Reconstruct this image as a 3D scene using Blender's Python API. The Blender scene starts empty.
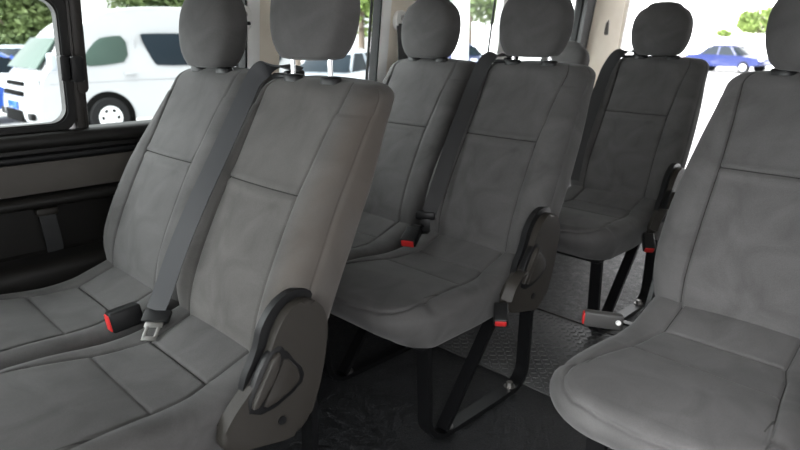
import bpy, bmesh, math, random
from math import sin, cos, pi, sqrt, exp, radians as R
from mathutils import Vector, Matrix
random.seed(7)
scene = bpy.context.scene
COL = scene.collection

# ------------------------------------------------------------------ helpers
def lerp_table(tab, x):
    if x <= tab[0][0]: return tab[0][1]
    for (a, b), (c, d) in zip(tab, tab[1:]):
        if x <= c:
            t = (x-a)/(c-a)
            return b+(d-b)*t
    return tab[-1][1]

def smooth_table(tab, x):
    """Catmull-Rom through the table (monotone enough for these profiles)"""
    n = len(tab)
    if x <= tab[0][0]: return tab[0][1]
    if x >= tab[-1][0]: return tab[-1][1]
    for i in range(n-1):
        if x <= tab[i+1][0]:
            x0, y0 = tab[i]; x1, y1 = tab[i+1]
            h = x1-x0; t = (x-x0)/h
            def sl(k):
                a = tab[max(k-1, 0)]; b = tab[min(k+1, n-1)]
                return (b[1]-a[1])/(b[0]-a[0])
            m0, m1 = sl(i)*h, sl(i+1)*h
            t2, t3 = t*t, t*t*t
            return (2*t3-3*t2+1)*y0+(t3-2*t2+t)*m0+(-2*t3+3*t2)*y1+(t3-t2)*m1

def sstep(a, b, x):
    t = min(1, max(0, (x-a)/(b-a))); return t*t*(3-2*t)

def link(name, mesh, mat=None, parent=None, smooth=True):
    o = bpy.data.objects.new(name, mesh); COL.objects.link(o)
    if mat is not None:
        for m in (mat if isinstance(mat, (list, tuple)) else [mat]): mesh.materials.append(m)
    if smooth is True: mesh.shade_smooth()
    elif smooth: 
        mesh.shade_smooth(); 
        mesh.set_sharp_from_angle(angle=R(smooth))
    if parent: o.parent = parent
    return o

def obj(name, bm, mat=None, parent=None, smooth=35):
    bmesh.ops.recalc_face_normals(bm, faces=bm.faces[:])
    me = bpy.data.meshes.new(name); bm.to_mesh(me); bm.free()
    return link(name, me, mat, parent, smooth)

def empty(name, label, cat, loc=(0, 0, 0), rz=0, group=None):
    o = bpy.data.objects.new(name, None); COL.objects.link(o)
    o.empty_display_size = .1
    o.location = loc; o.rotation_euler = (0, 0, rz)
    o['label'] = label; o['category'] = cat
    if group: o['group'] = group
    return o

def tag(o, label=None, cat=None, group=None, kind=None):
    if label: o['label'] = label
    if cat: o['category'] = cat
    if group: o['group'] = group
    if kind: o['kind'] = kind
    return o

def copy_tree(o, parent=None):
    c = o.copy(); COL.objects.link(c)
    if parent: c.parent = parent
    for ch in list(o.children): copy_tree(ch, c)
    return c

def add_box(bm, c, s, bevel=0, rot=None, seg=2):
    r = bmesh.ops.create_cube(bm, size=1)
    vs = r['verts']
    for v in vs: v.co = Vector((v.co.x*s[0], v.co.y*s[1], v.co.z*s[2]))
    if bevel:
        es = list({e for v in vs for e in v.link_edges})
        rr = bmesh.ops.bevel(bm, geom=es, offset=bevel, segments=seg, profile=.5, affect='EDGES', clamp_overlap=True)
        vs = list({v for f in rr['faces'] for v in f.verts} | {v for v in vs if v.is_valid})
    m = Matrix.Translation(c) @ (rot.to_4x4() if rot else Matrix.Identity(4))
    bmesh.ops.transform(bm, matrix=m, verts=vs)
    return vs

def add_cyl(bm, p0, p1, r0, r1=None, seg=16, caps=True):
    p0, p1 = Vector(p0), Vector(p1); d = p1-p0
    q = d.to_track_quat('Z', 'Y').to_matrix().to_4x4()
    m = Matrix.Translation((p0+p1)/2) @ q
    return bmesh.ops.create_cone(bm, cap_ends=caps, segments=seg, radius1=r0, radius2=r0 if r1 is None else r1, depth=d.length, matrix=m)['verts']

def add_prism(bm, pts, fn0, fn1, bevel=0, seg=3):
    """closed polygon of 2D points; fn0/fn1 map (a,b) to the two 3D faces"""
    a = [bm.verts.new(fn0(*p)) for p in pts]; b = [bm.verts.new(fn1(*p)) for p in pts]
    f0 = bm.faces.new(a); f1 = bm.faces.new(b[::-1])
    n = len(pts)
    for i in range(n): bm.faces.new((a[(i+1) % n], a[i], b[i], b[(i+1) % n]))
    if bevel:
        es = list(set(f0.edges) | set(f1.edges))
        bmesh.ops.bevel(bm, geom=es, offset=bevel, segments=seg, profile=.5, affect='EDGES', clamp_overlap=True)

def smooth_poly(pts, n=4, r=.35):
    """corner-cut a closed polygon"""
    for _ in range(n):
        out = []
        m = len(pts)
        for i in range(m):
            p, q = pts[i], pts[(i+1) % m]
            out.append((p[0]*.75+q[0]*.25, p[1]*.75+q[1]*.25)); out.append((p[0]*.25+q[0]*.75, p[1]*.25+q[1]*.75))
        pts = out
    return pts

def loft(bm, rings, closed=True, cap=True, mark=None):
    V = [[bm.verts.new(p) for p in r] for r in rings]
    n = len(V[0])
    for A, B in zip(V, V[1:]):
        for i in range(n if closed else n-1):
            j = (i+1) % n
            f = bm.faces.new((A[i], A[j], B[j], B[i]))
            if mark and mark(i, A[i].co, B[i].co): f.material_index = 1
    if cap:
        bm.faces.new(V[0][::-1]); bm.faces.new(V[-1])
    return V

def add_tube(bm, pts, r, seg=8):
    P = [Vector(p) for p in pts]; rings = []
    up = Vector((0, 0, 1))
    for i, p in enumerate(P):
        t = (P[min(i+1, len(P)-1)]-P[max(i-1, 0)]).normalized()
        u = t.cross(up)
        if u.length < .05: u = t.cross(Vector((1, 0, 0)))
        u.normalize(); w = u.cross(t)
        rings.append([p+u*(cos(2*pi*k/seg)*r)+w*(sin(2*pi*k/seg)*r) for k in range(seg)])
    loft(bm, rings)

def add_strap(bm, pts, width, thick, side):
    """flat strap along pts; side = width direction (a vector or one per point)"""
    P = [Vector(p) for p in pts]; rings = []
    for i, p in enumerate(P):
        t = (P[min(i+1, len(P)-1)]-P[max(i-1, 0)]).normalized()
        s = Vector(side[i] if isinstance(side, list) else side)
        s = (s-t*s.dot(t)).normalized(); n = s.cross(t)
        w = width[i] if isinstance(width, list) else width
        rings.append([p+s*w/2+n*thick/2, p-s*w/2+n*thick/2, p-s*w/2-n*thick/2, p+s*w/2-n*thick/2])
    loft(bm, rings)

def resample(pts, n):
    P = [Vector(p) for p in pts]; out = []
    m = len(P)
    for k in range(n):
        f = k/(n-1)*(m-1); i = min(int(f), m-2); t = f-i
        p0, p1, p2, p3 = P[max(i-1, 0)], P[i], P[i+1], P[min(i+2, m-1)]
        out.append(.5*((2*p1)+(p2-p0)*t+(2*p0-5*p1+4*p2-p3)*t*t+(3*p1-p0-3*p2+p3)*t*t*t))
    return out

# ------------------------------------------------------------------ materials
def new_mat(name):
    m = bpy.data.materials.new(name); m.use_nodes = True
    return m, m.node_tree, m.node_tree.nodes['Principled BSDF']

def mat(name, col, rough=.5, metal=0, spec=.5, coat=0, noise=None, bump=None, sheen=0):
    m, nt, b = new_mat(name)
    b.inputs['Base Color'].default_value = (*col, 1)
    b.inputs['Roughness'].default_value = rough
    b.inputs['Metallic'].default_value = metal
    b.inputs['Specular IOR Level'].default_value = spec
    b.inputs['Coat Weight'].default_value = coat
    if sheen:
        b.inputs['Sheen Weight'].default_value = sheen; b.inputs['Sheen Roughness'].default_value = .45
    L = nt.links.new
    if noise or bump:
        tc = nt.nodes.new('ShaderNodeTexCoord')
    if noise:
        sc, c2 = noise
        n = nt.nodes.new('ShaderNodeTexNoise'); n.inputs['Scale'].default_value = sc; n.inputs['Detail'].default_value = 5
        r = nt.nodes.new('ShaderNodeValToRGB')
        r.color_ramp.elements[0].position = .35; r.color_ramp.elements[1].position = .68
        r.color_ramp.elements[0].color = (*col, 1); r.color_ramp.elements[1].color = (*c2, 1)
        L(tc.outputs['Object'], n.inputs['Vector']); L(n.outputs['Fac'], r.inputs['Fac']); L(r.outputs['Color'], b.inputs['Base Color'])
    if bump:
        sc, st = bump
        n = nt.nodes.new('ShaderNodeTexNoise'); n.inputs['Scale'].default_value = sc; n.inputs['Detail'].default_value = 3
        bp = nt.nodes.new('ShaderNodeBump'); bp.inputs['Strength'].default_value = st; bp.inputs['Distance'].default_value = .002
        L(tc.outputs['Object'], n.inputs['Vector']); L(n.outputs['Fac'], bp.inputs['Height']); L(bp.outputs['Normal'], b.inputs['Normal'])
    return m

def fabric(name, col, dusty=False):
    m, nt, b = new_mat(name); L = nt.links.new; N = nt.nodes.new
    tc = N('ShaderNodeTexCoord')
    n1 = N('ShaderNodeTexNoise'); n1.inputs['Scale'].default_value = 8; n1.inputs['Detail'].default_value = 4; n1.inputs['Distortion'].default_value = 1.2
    r1 = N('ShaderNodeValToRGB')
    r1.color_ramp.elements[0].position = .3; r1.color_ramp.elements[1].position = .72
    r1.color_ramp.elements[0].color = (*[c*.82 for c in col], 1); r1.color_ramp.elements[1].color = (*[c*1.2 for c in col], 1)
    L(tc.outputs['Object'], n1.inputs['Vector']); L(n1.outputs['Fac'], r1.inputs['Fac'])
    n2 = N('ShaderNodeTexNoise'); n2.inputs['Scale'].default_value = 420; n2.inputs['Detail'].default_value = 2
    L(tc.outputs['Object'], n2.inputs['Vector'])
    mx = N('ShaderNodeMix'); mx.data_type = 'RGBA'; mx.blend_type = 'MULTIPLY'; mx.inputs[0].default_value = .45
    L(r1.outputs['Color'], mx.inputs[6]); L(n2.outputs['Color'], mx.inputs[7])
    gain = N('ShaderNodeMix'); gain.data_type = 'RGBA'; gain.blend_type = 'MULTIPLY'; gain.inputs[0].default_value = 1
    hs = N('ShaderNodeHueSaturation'); hs.inputs['Saturation'].default_value = 0; hs.inputs['Value'].default_value = 1.0
    L(n2.outputs['Color'], hs.inputs['Color'])
    L(hs.outputs['Color'], mx.inputs[7])
    out = mx.outputs[2]
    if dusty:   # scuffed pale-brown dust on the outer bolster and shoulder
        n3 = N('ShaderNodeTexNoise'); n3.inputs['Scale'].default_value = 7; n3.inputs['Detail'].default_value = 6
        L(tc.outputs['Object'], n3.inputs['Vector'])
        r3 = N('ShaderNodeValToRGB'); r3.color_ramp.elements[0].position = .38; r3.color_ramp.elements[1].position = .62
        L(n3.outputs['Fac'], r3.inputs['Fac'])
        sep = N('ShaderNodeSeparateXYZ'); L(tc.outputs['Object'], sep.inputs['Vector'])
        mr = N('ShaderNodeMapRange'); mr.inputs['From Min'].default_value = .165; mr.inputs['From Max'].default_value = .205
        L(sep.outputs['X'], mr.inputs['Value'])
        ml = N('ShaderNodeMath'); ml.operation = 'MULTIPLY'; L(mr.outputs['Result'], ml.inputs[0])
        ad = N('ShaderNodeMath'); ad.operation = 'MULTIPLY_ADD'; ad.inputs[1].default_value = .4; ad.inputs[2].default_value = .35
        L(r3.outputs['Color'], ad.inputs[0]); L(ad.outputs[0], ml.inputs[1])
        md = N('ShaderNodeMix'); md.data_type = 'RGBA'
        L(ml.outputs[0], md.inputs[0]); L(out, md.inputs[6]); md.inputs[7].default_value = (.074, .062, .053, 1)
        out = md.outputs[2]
    L(out, b.inputs['Base Color'])
    b.inputs['Roughness'].default_value = .92; b.inputs['Specular IOR Level'].default_value = .2
    b.inputs['Sheen Weight'].default_value = .12; b.inputs['Sheen Roughness'].default_value = .4
    bp = N('ShaderNodeBump'); bp.inputs['Strength'].default_value = .25; bp.inputs['Distance'].default_value = .001
    L(n2.outputs['Fac'], bp.inputs['Height']); L(bp.outputs['Normal'], b.inputs['Normal'])
    return m

def glass(name, tint=(1, 1, 1)):
    m = bpy.data.materials.new(name); m.use_nodes = True; nt = m.node_tree; nt.nodes.clear()
    o = nt.nodes.new('ShaderNodeOutputMaterial'); t = nt.nodes.new('ShaderNodeBsdfTransparent'); g = nt.nodes.new('ShaderNodeBsdfGlossy')
    f = nt.nodes.new('ShaderNodeFresnel'); x = nt.nodes.new('ShaderNodeMixShader')
    t.inputs[0].default_value = (*tint, 1); g.inputs['Roughness'].default_value = .02; f.inputs[0].default_value = 1.3
    L = nt.links.new
    ge = nt.nodes.new('ShaderNodeNewGeometry'); sb = nt.nodes.new('ShaderNodeMath'); sb.operation = 'SUBTRACT'; sb.inputs[0].default_value = 1
    ml = nt.nodes.new('ShaderNodeMath'); ml.operation = 'MULTIPLY'
    L(ge.outputs['Backfacing'], sb.inputs[1]); L(f.outputs[0], ml.inputs[0]); L(sb.outputs[0], ml.inputs[1])   # only the outer faces of a pane mirror
    L(ml.outputs[0], x.inputs[0]); L(t.outputs[0], x.inputs[1]); L(g.outputs[0], x.inputs[2]); L(x.outputs[0], o.inputs[0])
    return m

FAB = fabric('velour', (.088, .085, .084))
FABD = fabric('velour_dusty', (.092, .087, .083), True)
CUSHION_SHADE = mat('cushion_seam_shade', (.045, .044, .043), .9, spec=.1)  # painted shade in the cushion seam folds, softer than on the backrests
SEAM_SHADE = mat('seam_shade', (.028, .027, .026), .9, spec=.1)  # dark strip painting the shade inside the folded backrest seams
PLASTIC = mat('grey_plastic', (.024, .021, .018), .5, bump=(900, .25), spec=.3)
PLASTICG = mat('grey_buckle_plastic', (.050, .048, .047), .5, spec=.3)
BLACKP = mat('black_plastic', (.006, .006, .0065), .42, spec=.3)
BLACKM = mat('black_paint', (.005, .005, .0055), .32, spec=.35)
CHROME = mat('chrome', (.8, .8, .82), .12, 1)
STEEL = mat('tongue_steel', (.30, .29, .28), .42, 1)
RED = mat('red_button', (.48, .022, .022), .45, spec=.3)
BELT = mat('belt_webbing', (.016, .016, .017), .6, bump=(700, .4))
BELTG = mat('grey_webbing', (.032, .033, .036), .62, bump=(700, .4))
RUBBER = mat('rubber', (.004, .004, .004), .7, spec=.2)
CREAM = mat('cream_trim', (.76, .68, .57), .5, noise=(14, (.80, .73, .62)))
WHITEP = mat('white_trim', (.88, .87, .85), .4)
DIVID = mat('divider_trim', (.022, .019, .017), .45, spec=.35)
DKTRIM = mat('dark_trim', (.009, .0082, .0075), .45, bump=(300, .15), spec=.3)
BROWN = mat('brown_grey_panel', (.046, .040, .034), .55, bump=(500, .3))
GLASS = glass('clear_glass', (.93, .96, .95))
TINT = glass('tinted_side_glass', (.45, .47, .47))
def floor_mat():
    m, nt, b = new_mat('floor_carpet'); L = nt.links.new; N = nt.nodes.new
    tc = N('ShaderNodeTexCoord')
    def noise(sc, det, dist=0):
        n = N('ShaderNodeTexNoise'); n.inputs['Scale'].default_value = sc; n.inputs['Detail'].default_value = det; n.inputs['Distortion'].default_value = dist
        L(tc.outputs['Object'], n.inputs['Vector']); return n
    a, c = noise(40, 8, 1.0), noise(190, 3)
    mu = N('ShaderNodeMath'); mu.operation = 'MULTIPLY'; L(a.outputs['Fac'], mu.inputs[0]); L(c.outputs['Fac'], mu.inputs[1])
    r = N('ShaderNodeValToRGB'); r.color_ramp.elements[0].position = .16; r.color_ramp.elements[1].position = .44
    r.color_ramp.elements[0].color = (.004, .004, .0043, 1); r.color_ramp.elements[1].color = (.034, .035, .038, 1)
    L(mu.outputs[0], r.inputs['Fac']); L(r.outputs['Color'], b.inputs['Base Color'])
    rr = N('ShaderNodeMapRange'); rr.inputs['To Min'].default_value = .38; rr.inputs['To Max'].default_value = .75
    rr.inputs['From Min'].default_value = .3; rr.inputs['From Max'].default_value = .7
    L(a.outputs['Fac'], rr.inputs['Value']); L(rr.outputs['Result'], b.inputs['Roughness'])
    b.inputs['Specular IOR Level'].default_value = .35
    bp = N('ShaderNodeBump'); bp.inputs['Strength'].default_value = .9; bp.inputs['Distance'].default_value = .004
    L(mu.outputs[0], bp.inputs['Height']); L(bp.outputs['Normal'], b.inputs['Normal'])
    return m
FLOORM = floor_mat()
MATM = mat('tread_rubber', (.060, .060, .061), .45)

# ------------------------------------------------------------------ the seat
SPINE = [(.40, .004), (.44, .0), (.51, -.003), (.57, .006), (.66, .040), (.76, .090), (.835, .132), (.90, .172), (.97, .213), (1.04, .256), (1.10, .290)]
HALFW = [(.44, .196), (.48, .212), (.51, .221), (.57, .230), (.66, .234), (.75, .231), (.89, .217), (.97, .207), (1.02, .203), (1.045, .199), (1.066, .190)]
PANEL = [(.44, .135), (.57, .140), (.835, .137), (.95, .143), (1.04, .152), (1.08, .152)]
THICK = [(.44, .11), (.58, .145), (.84, .150), (.98, .134), (1.07, .122)]
SEAMZ = .835

def backrest_bm():
    bm = bmesh.new(); rings = []
    ztop, RT = 1.066, .030
    rows = []
    z = .455
    while z < ztop-RT:
        if abs(z-SEAMZ) > .0032: rows.append((z, 0))
        z += .0032
    rows += [(SEAMZ-.0013, 0), (SEAMZ, 0), (SEAMZ+.0013, 0)]; rows.sort()
    for k in range(0, 11):
        th = k/10*pi/2
        rows.append((ztop-RT+RT*sin(th), RT*(1-cos(th))))
    def ring(z, inset):
        w = smooth_table(HALFW, z); p = lerp_table(PANEL, z); T = lerp_table(THICK, z); y0 = smooth_table(SPINE, z)
        rf, rr = .052, .040
        rf = min(rf, T*.42); rr = min(rr, T*.45)
        b = .016*sstep(.50, .62, z)*(1-.75*sstep(.78, 1.0, z))
        def bol(x):
            ax = abs(x)
            if ax < p:
                d = .007*(ax/p)**2*0 + .004*(1-(ax/p)**2)*-1
                d += .0055*exp(-((z-SEAMZ)/.0026)**2)
                d += -.0030*exp(-((z-SEAMZ+.010)/.008)**2) - .0030*exp(-((z-SEAMZ-.010)/.008)**2)
            else:
                d = -b*sin(pi*min(1, (ax-p)/(w-rf-p+.001))*.62) if w-rf > p+.004 else 0
            d += .0065*exp(-((ax-p)/.0028)**2)
            return d
        pts = []
        e = .0013
        we = max(w-rf, p+e+.004)
        right = [p-e, p, p+e]+[p+e+(we-p-e)*k/26 for k in range(1, 27)]
        xs = [-x for x in right[::-1]]+[(p-e)*(-1+2*k/64) for k in range(1, 64)]+right
        NF = len(xs)-1
        for x in xs: pts.append((x, bol(x)))
        be = bol(we); rx = w-we
        for k in range(1, 11):
            a = k/10*pi/2; pts.append((we+rx*sin(a), be+rf*(1-cos(a))))
        ys = be+rf
        for t in (.04, .08, .12, .35, .65, 1):
            g = -.0028 if t == .08 else 0
            pts.append((w+g+.004*sin(pi*t), ys+(T-rr-ys)*t))
        for k in range(1, 8):
            a = k/7*pi/2; pts.append((w-rr+rr*cos(a), T-rr+rr*sin(a)))
        m = [(-x, y) for x, y in pts[NF+1:]][::-1]
        for j in range(1, 16):
            x = (w-rr)*(1-2*j/16); pts.append((x, T))
        pts += m
        out = []
        for x, y in pts:
            if inset:
                x *= (w-inset)/w; y = T/2+(y-T/2)*(T/2-inset)/(T/2)
            out.append((x, y0+y, z-.010*(x/.2)**2*sstep(.9, 1.05, z)))
        return out
    for z, i in rows: rings.append(ring(z, i))
    last = rings[-1]
    c = (0, sum(p[1] for p in last)/len(last))
    for s, dz in ((.8, .002), (.5, .0035), (.15, .004)):
        rings.append([(p[0]*s, c[1]+(p[1]-c[1])*s, p[2]*s+(1-s)*ztop+dz) for p in last])
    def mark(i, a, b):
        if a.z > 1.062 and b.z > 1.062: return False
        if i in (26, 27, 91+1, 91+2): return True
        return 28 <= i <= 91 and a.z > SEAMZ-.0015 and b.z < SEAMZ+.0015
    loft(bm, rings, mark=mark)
    return bm

CSEAM = [(.04, .130), (-.105, .130), (-.15, .143), (-.23, .153), (-.34, .171), (-.40, .180), (-.44, .186), (-.48, .181), (-.51, .163), (-.533, .13), (-.544, .07), (-.547, 0)]
def seam_dist(x, y):
    ax = abs(x); best = 9
    for (y0, x0), (y1, x1) in zip(CSEAM, CSEAM[1:]):
        dx, dy = x1-x0, y1-y0
        t = max(0, min(1, ((ax-x0)*dx+(y-y0)*dy)/(dx*dx+dy*dy)))
        d = (ax-x0-t*dx)**2+(y-y0-t*dy)**2
        if d < best: best = d
    return sqrt(best)
def cushion_bm():
    bm = bmesh.new()
    RR = .046
    HW, YF, RC, YR = .228-RR, -.552+RR, .098, .035
    rows = []
    for k in range(0, 33):
        th = k/32*pi/2
        rows.append((YF+RC*(1-cos(th)), HW-RC+RC*sin(th)))
    y = YF+RC+.0034
    ys = []
    while y < YR:
        if min(abs(y+.105), abs(y+.23)) > .003: ys.append(y)
        y += .0034
    for c in (-.105, -.23): ys += [c-.0013, c, c+.0013]
    rows += [(q, HW-.012*sstep(-.25, -.02, q)) for q in sorted(ys)]
    base = [(-.56, .484), (-.506, .487), (-.46, .489), (-.40, .488), (-.33, .483), (-.25, .474), (-.23, .471), (-.17, .468), (-.105, .474), (-.06, .488), (0, .508), (.04, .518)]
    seam = sorted([p for p in CSEAM if p[0] > -.41])
    def G(d, s=.0032, a=.0075): return a*exp(-(d/s)**2)
    def ztop(x, y):
        z = smooth_table(base, y); s = lerp_table(seam, y); ax = abs(x)
        g = 0
        if ax > s and y > -.42:
            t = min(1, (ax-s)/.06); z -= .006*t*t*sstep(-.10, -.2, y)
            z += .006*sin(pi*min(1, t*.8))*sstep(-.4, -.3, y)
        else:
            q = max(0, 1-(ax/s)**2)
            if y > -.105: z += .010*q*sin(pi*min(1, (y+.105)/.13))
            elif y > -.23: z += .003*q*sin(pi*(-.105-y)/.125)
            else: z += .007*q*sin(pi*min(1, (-.23-y)/.34))
        if ax < s: g += G(y+.105)+G(y+.23, .003, .003)
        g = max(g, G(seam_dist(x, y)))
        return z-g
    def cols(y, hw):
        p = min(lerp_table(seam, y), hw-.012); e = .0013
        right = [p-e, p, p+e]+[p+e+(hw-p-e)*k/16 for k in range(1, 17)]
        return [-x for x in right[::-1]]+[(p-e)*(-1+2*k/84) for k in range(1, 84)]+right
    grid = [[bm.verts.new((x, y, ztop(x, y))) for x in cols(y, hw)] for y, hw in rows]
    NC = len(grid[0])-1
    for A, B in zip(grid, grid[1:]):
        yc = (A[0].co.y+B[0].co.y)/2
        for j in range(NC):
            f = bm.faces.new((A[j], A[j+1], B[j+1], B[j]))
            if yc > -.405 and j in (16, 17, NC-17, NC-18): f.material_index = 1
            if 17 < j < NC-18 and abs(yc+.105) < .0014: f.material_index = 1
    loop = grid[0][:] + [r[-1] for r in grid[1:]] + grid[-1][-2::-1] + [r[0] for r in grid[-2:0:-1]]
    n = len(loop); P = [v.co.copy() for v in loop]
    nor = []
    for i in range(n):
        t = P[(i+2) % n]-P[(i-2) % n]; t.z = 0; t.normalize()
        nor.append(Vector((t.y, -t.x, 0)))
    prof = []
    for k in range(1, 23):
        th = k/22*pi/2; prof.append((RR*sin(th), RR*.9*(1-cos(th)), 0, th))
    for k in range(1, 13):
        prof.append((RR, RR*.9, k/12, 0))
    prev = loop; ring = None
    for off, drop, f, th in prof:
        ring = []
        for i in range(n):
            fr = max(0, -nor[i].y)
            zt = P[i].z-drop; zb = .362
            o = off
            if f:
                zt = zt+(zb-zt)*f
                o = off-(.016+.078*fr)*f**1.7
            q = P[i]+nor[i]*o+Vector((0, 0, zt-P[i].z))
            if not f:
                g = G(seam_dist(q.x, q.y))
                q -= nor[i]*g*sin(th)+Vector((0, 0, g*cos(th)))
            ring.append(bm.verts.new(q))
        for i in range(n):
            j = (i+1) % n
            bm.faces.new((prev[i], prev[j], ring[j], ring[i]))
        prev = ring
    r2 = [bm.verts.new(v.co+Vector((-v.co.x*.06, (-.2-v.co.y)*.06, -.008))) for v in ring]
    for i in range(n):
        j = (i+1) % n; bm.faces.new((prev[i], prev[j], r2[j], r2[i]))
    bm.faces.new(r2)
    return bm

def headrest_bm():
    bm = bmesh.new(); rings = []
    wt = [(1.088, .088), (1.105, .104), (1.15, .120), (1.20, .124), (1.235, .118), (1.265, .100), (1.285, .072)]
    dt = [(1.088, .044), (1.13, .058), (1.20, .060), (1.26, .050), (1.285, .036)]
    N = 64
    def ring(z, sx, sd):
        w = smooth_table(wt, z)*sx; d = smooth_table(dt, z)*sd; yc = .286+(z-1.09)*.10
        out = []
        for k in range(N):
            a = 2*pi*k/N; c, s = cos(a), sin(a); e = 2/3.6
            x = w*math.copysign(abs(c)**e, c); y = d*math.copysign(abs(s)**e, s)
            # flattish face, slightly domed
            out.append((x, yc+y*(1-.12*(x/w)**2) if y < 0 else yc+y, z))
        return out
    zs = [1.088+(1.285-1.088)*i/30 for i in range(31)]
    for s, dz in ((.3, -.006), (.7, -.0045), (.92, -.002)): 
        rings.append([(p[0], p[1], p[2]+dz) for p in ring(1.088, s, s)])
    for z in zs: rings.append(ring(z, 1, 1))
    for s, dz in ((.93, .006), (.82, .011), (.62, .016), (.3, .019)):
        rings.append([(p[0], p[1], p[2]+dz) for p in ring(1.285, s, s)])
    loft(bm, rings)
    return bm

def frame_bm():
    bm = bmesh.new(); W = .044; T = .016
    # one bent strip: front leg, floor bar, rear leg
    path = [(-.372, .375), (-.368, .25), (-.362, .12)]
    for k in range(0, 7):
        a = k/6*pi/2; path.append((-.362+.085-.085*cos(a)*1.0, .095-.085*sin(a)))
    path += [(-.10, .010), (.04, .010)]
    for k in range(1, 7):
        a = k/6*pi/2; path.append((.055+.075*sin(a), .085-.075*cos(a)))
    path += [(.132, .2), (.134, .38)]
    add_strap(bm, [(0, y, z) for y, z in path], W, T, (1, 0, 0))
    return bm

def brace_bm():
    bm = bmesh.new()
    add_strap(bm, [(0, -.285, .022), (0, -.27, .04), (0, -.022, .36)], .040, .014, (1, 0, 0))
    return bm

def recliner_bm():
    bm = bmesh.new()
    pts = [(-.028, .565), (-.012, .605), (.018, .640), (.058, .649), (.090, .630), (.106, .598), (.108, .54), (.090, .46), (.068, .405), (.050, .366), (.010, .350), (-.055, .366), (-.137, .386), (-.150, .418), (-.118, .462), (-.085, .490), (-.055, .525)]
    pts = smooth_poly(pts, 2)
    add_prism(bm, pts, lambda a, b: (.222, a, b), lambda a, b: (.256+.006*max(0, 1-((a-.05)**2+(b-.59)**2)/.006), a, b), .010, 4)
    return bm
def backplate_bm():
    bm = bmesh.new()
    pts = smooth_poly([(-.050, .560), (-.036, .612), (.006, .656), (.060, .666), (.098, .644), (.112, .600), (.100, .52), (.0, .44), (-.09, .45), (-.085, .505)], 2)
    add_prism(bm, pts, lambda a, b: (.218, a, b), lambda a, b: (.236, a, b), .004, 2)
    return bm
def recess_bm():
    bm = bmesh.new()
    pts = smooth_poly([(-.052, .545), (-.020, .572), (.000, .566), (.010, .540), (.048, .496), (.036, .462), (-.050, .432), (-.098, .458)], 1)
    add_prism(bm, pts, lambda a, b: (.240, a, b), lambda a, b: (.2580, a, b), .002, 2)
    return bm
def lever_bm():
    bm = bmesh.new()
    rib = smooth_poly([(-.030, .556), (-.012, .560), (-.026, .520), (-.066, .462), (-.088, .464), (-.052, .518)], 1)
    add_prism(bm, rib, lambda a, b: (.245, a, b), lambda a, b: (.270, a, b), .004, 3)
    return bm
def lever_pad_bm():
    bm = bmesh.new()
    pts = smooth_poly([(-.002, .548), (.036, .496), (.026, .470), (-.044, .446), (-.058, .458), (-.018, .515)], 1)
    add_prism(bm, pts, lambda a, b: (.245, a, b), lambda a, b: (.262, a, b), .004, 3)
    return bm

MESH = {}
def shared(name, fn, m, parent, smooth=True):
    key = (name, m[0].name if isinstance(m, list) else m.name)
    if key not in MESH:
        o = obj(name, fn(), m, parent, smooth); MESH[key] = o.data; return o
    o = bpy.data.objects.new(name, MESH[key]); COL.objects.link(o); o.parent = parent
    return o

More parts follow.
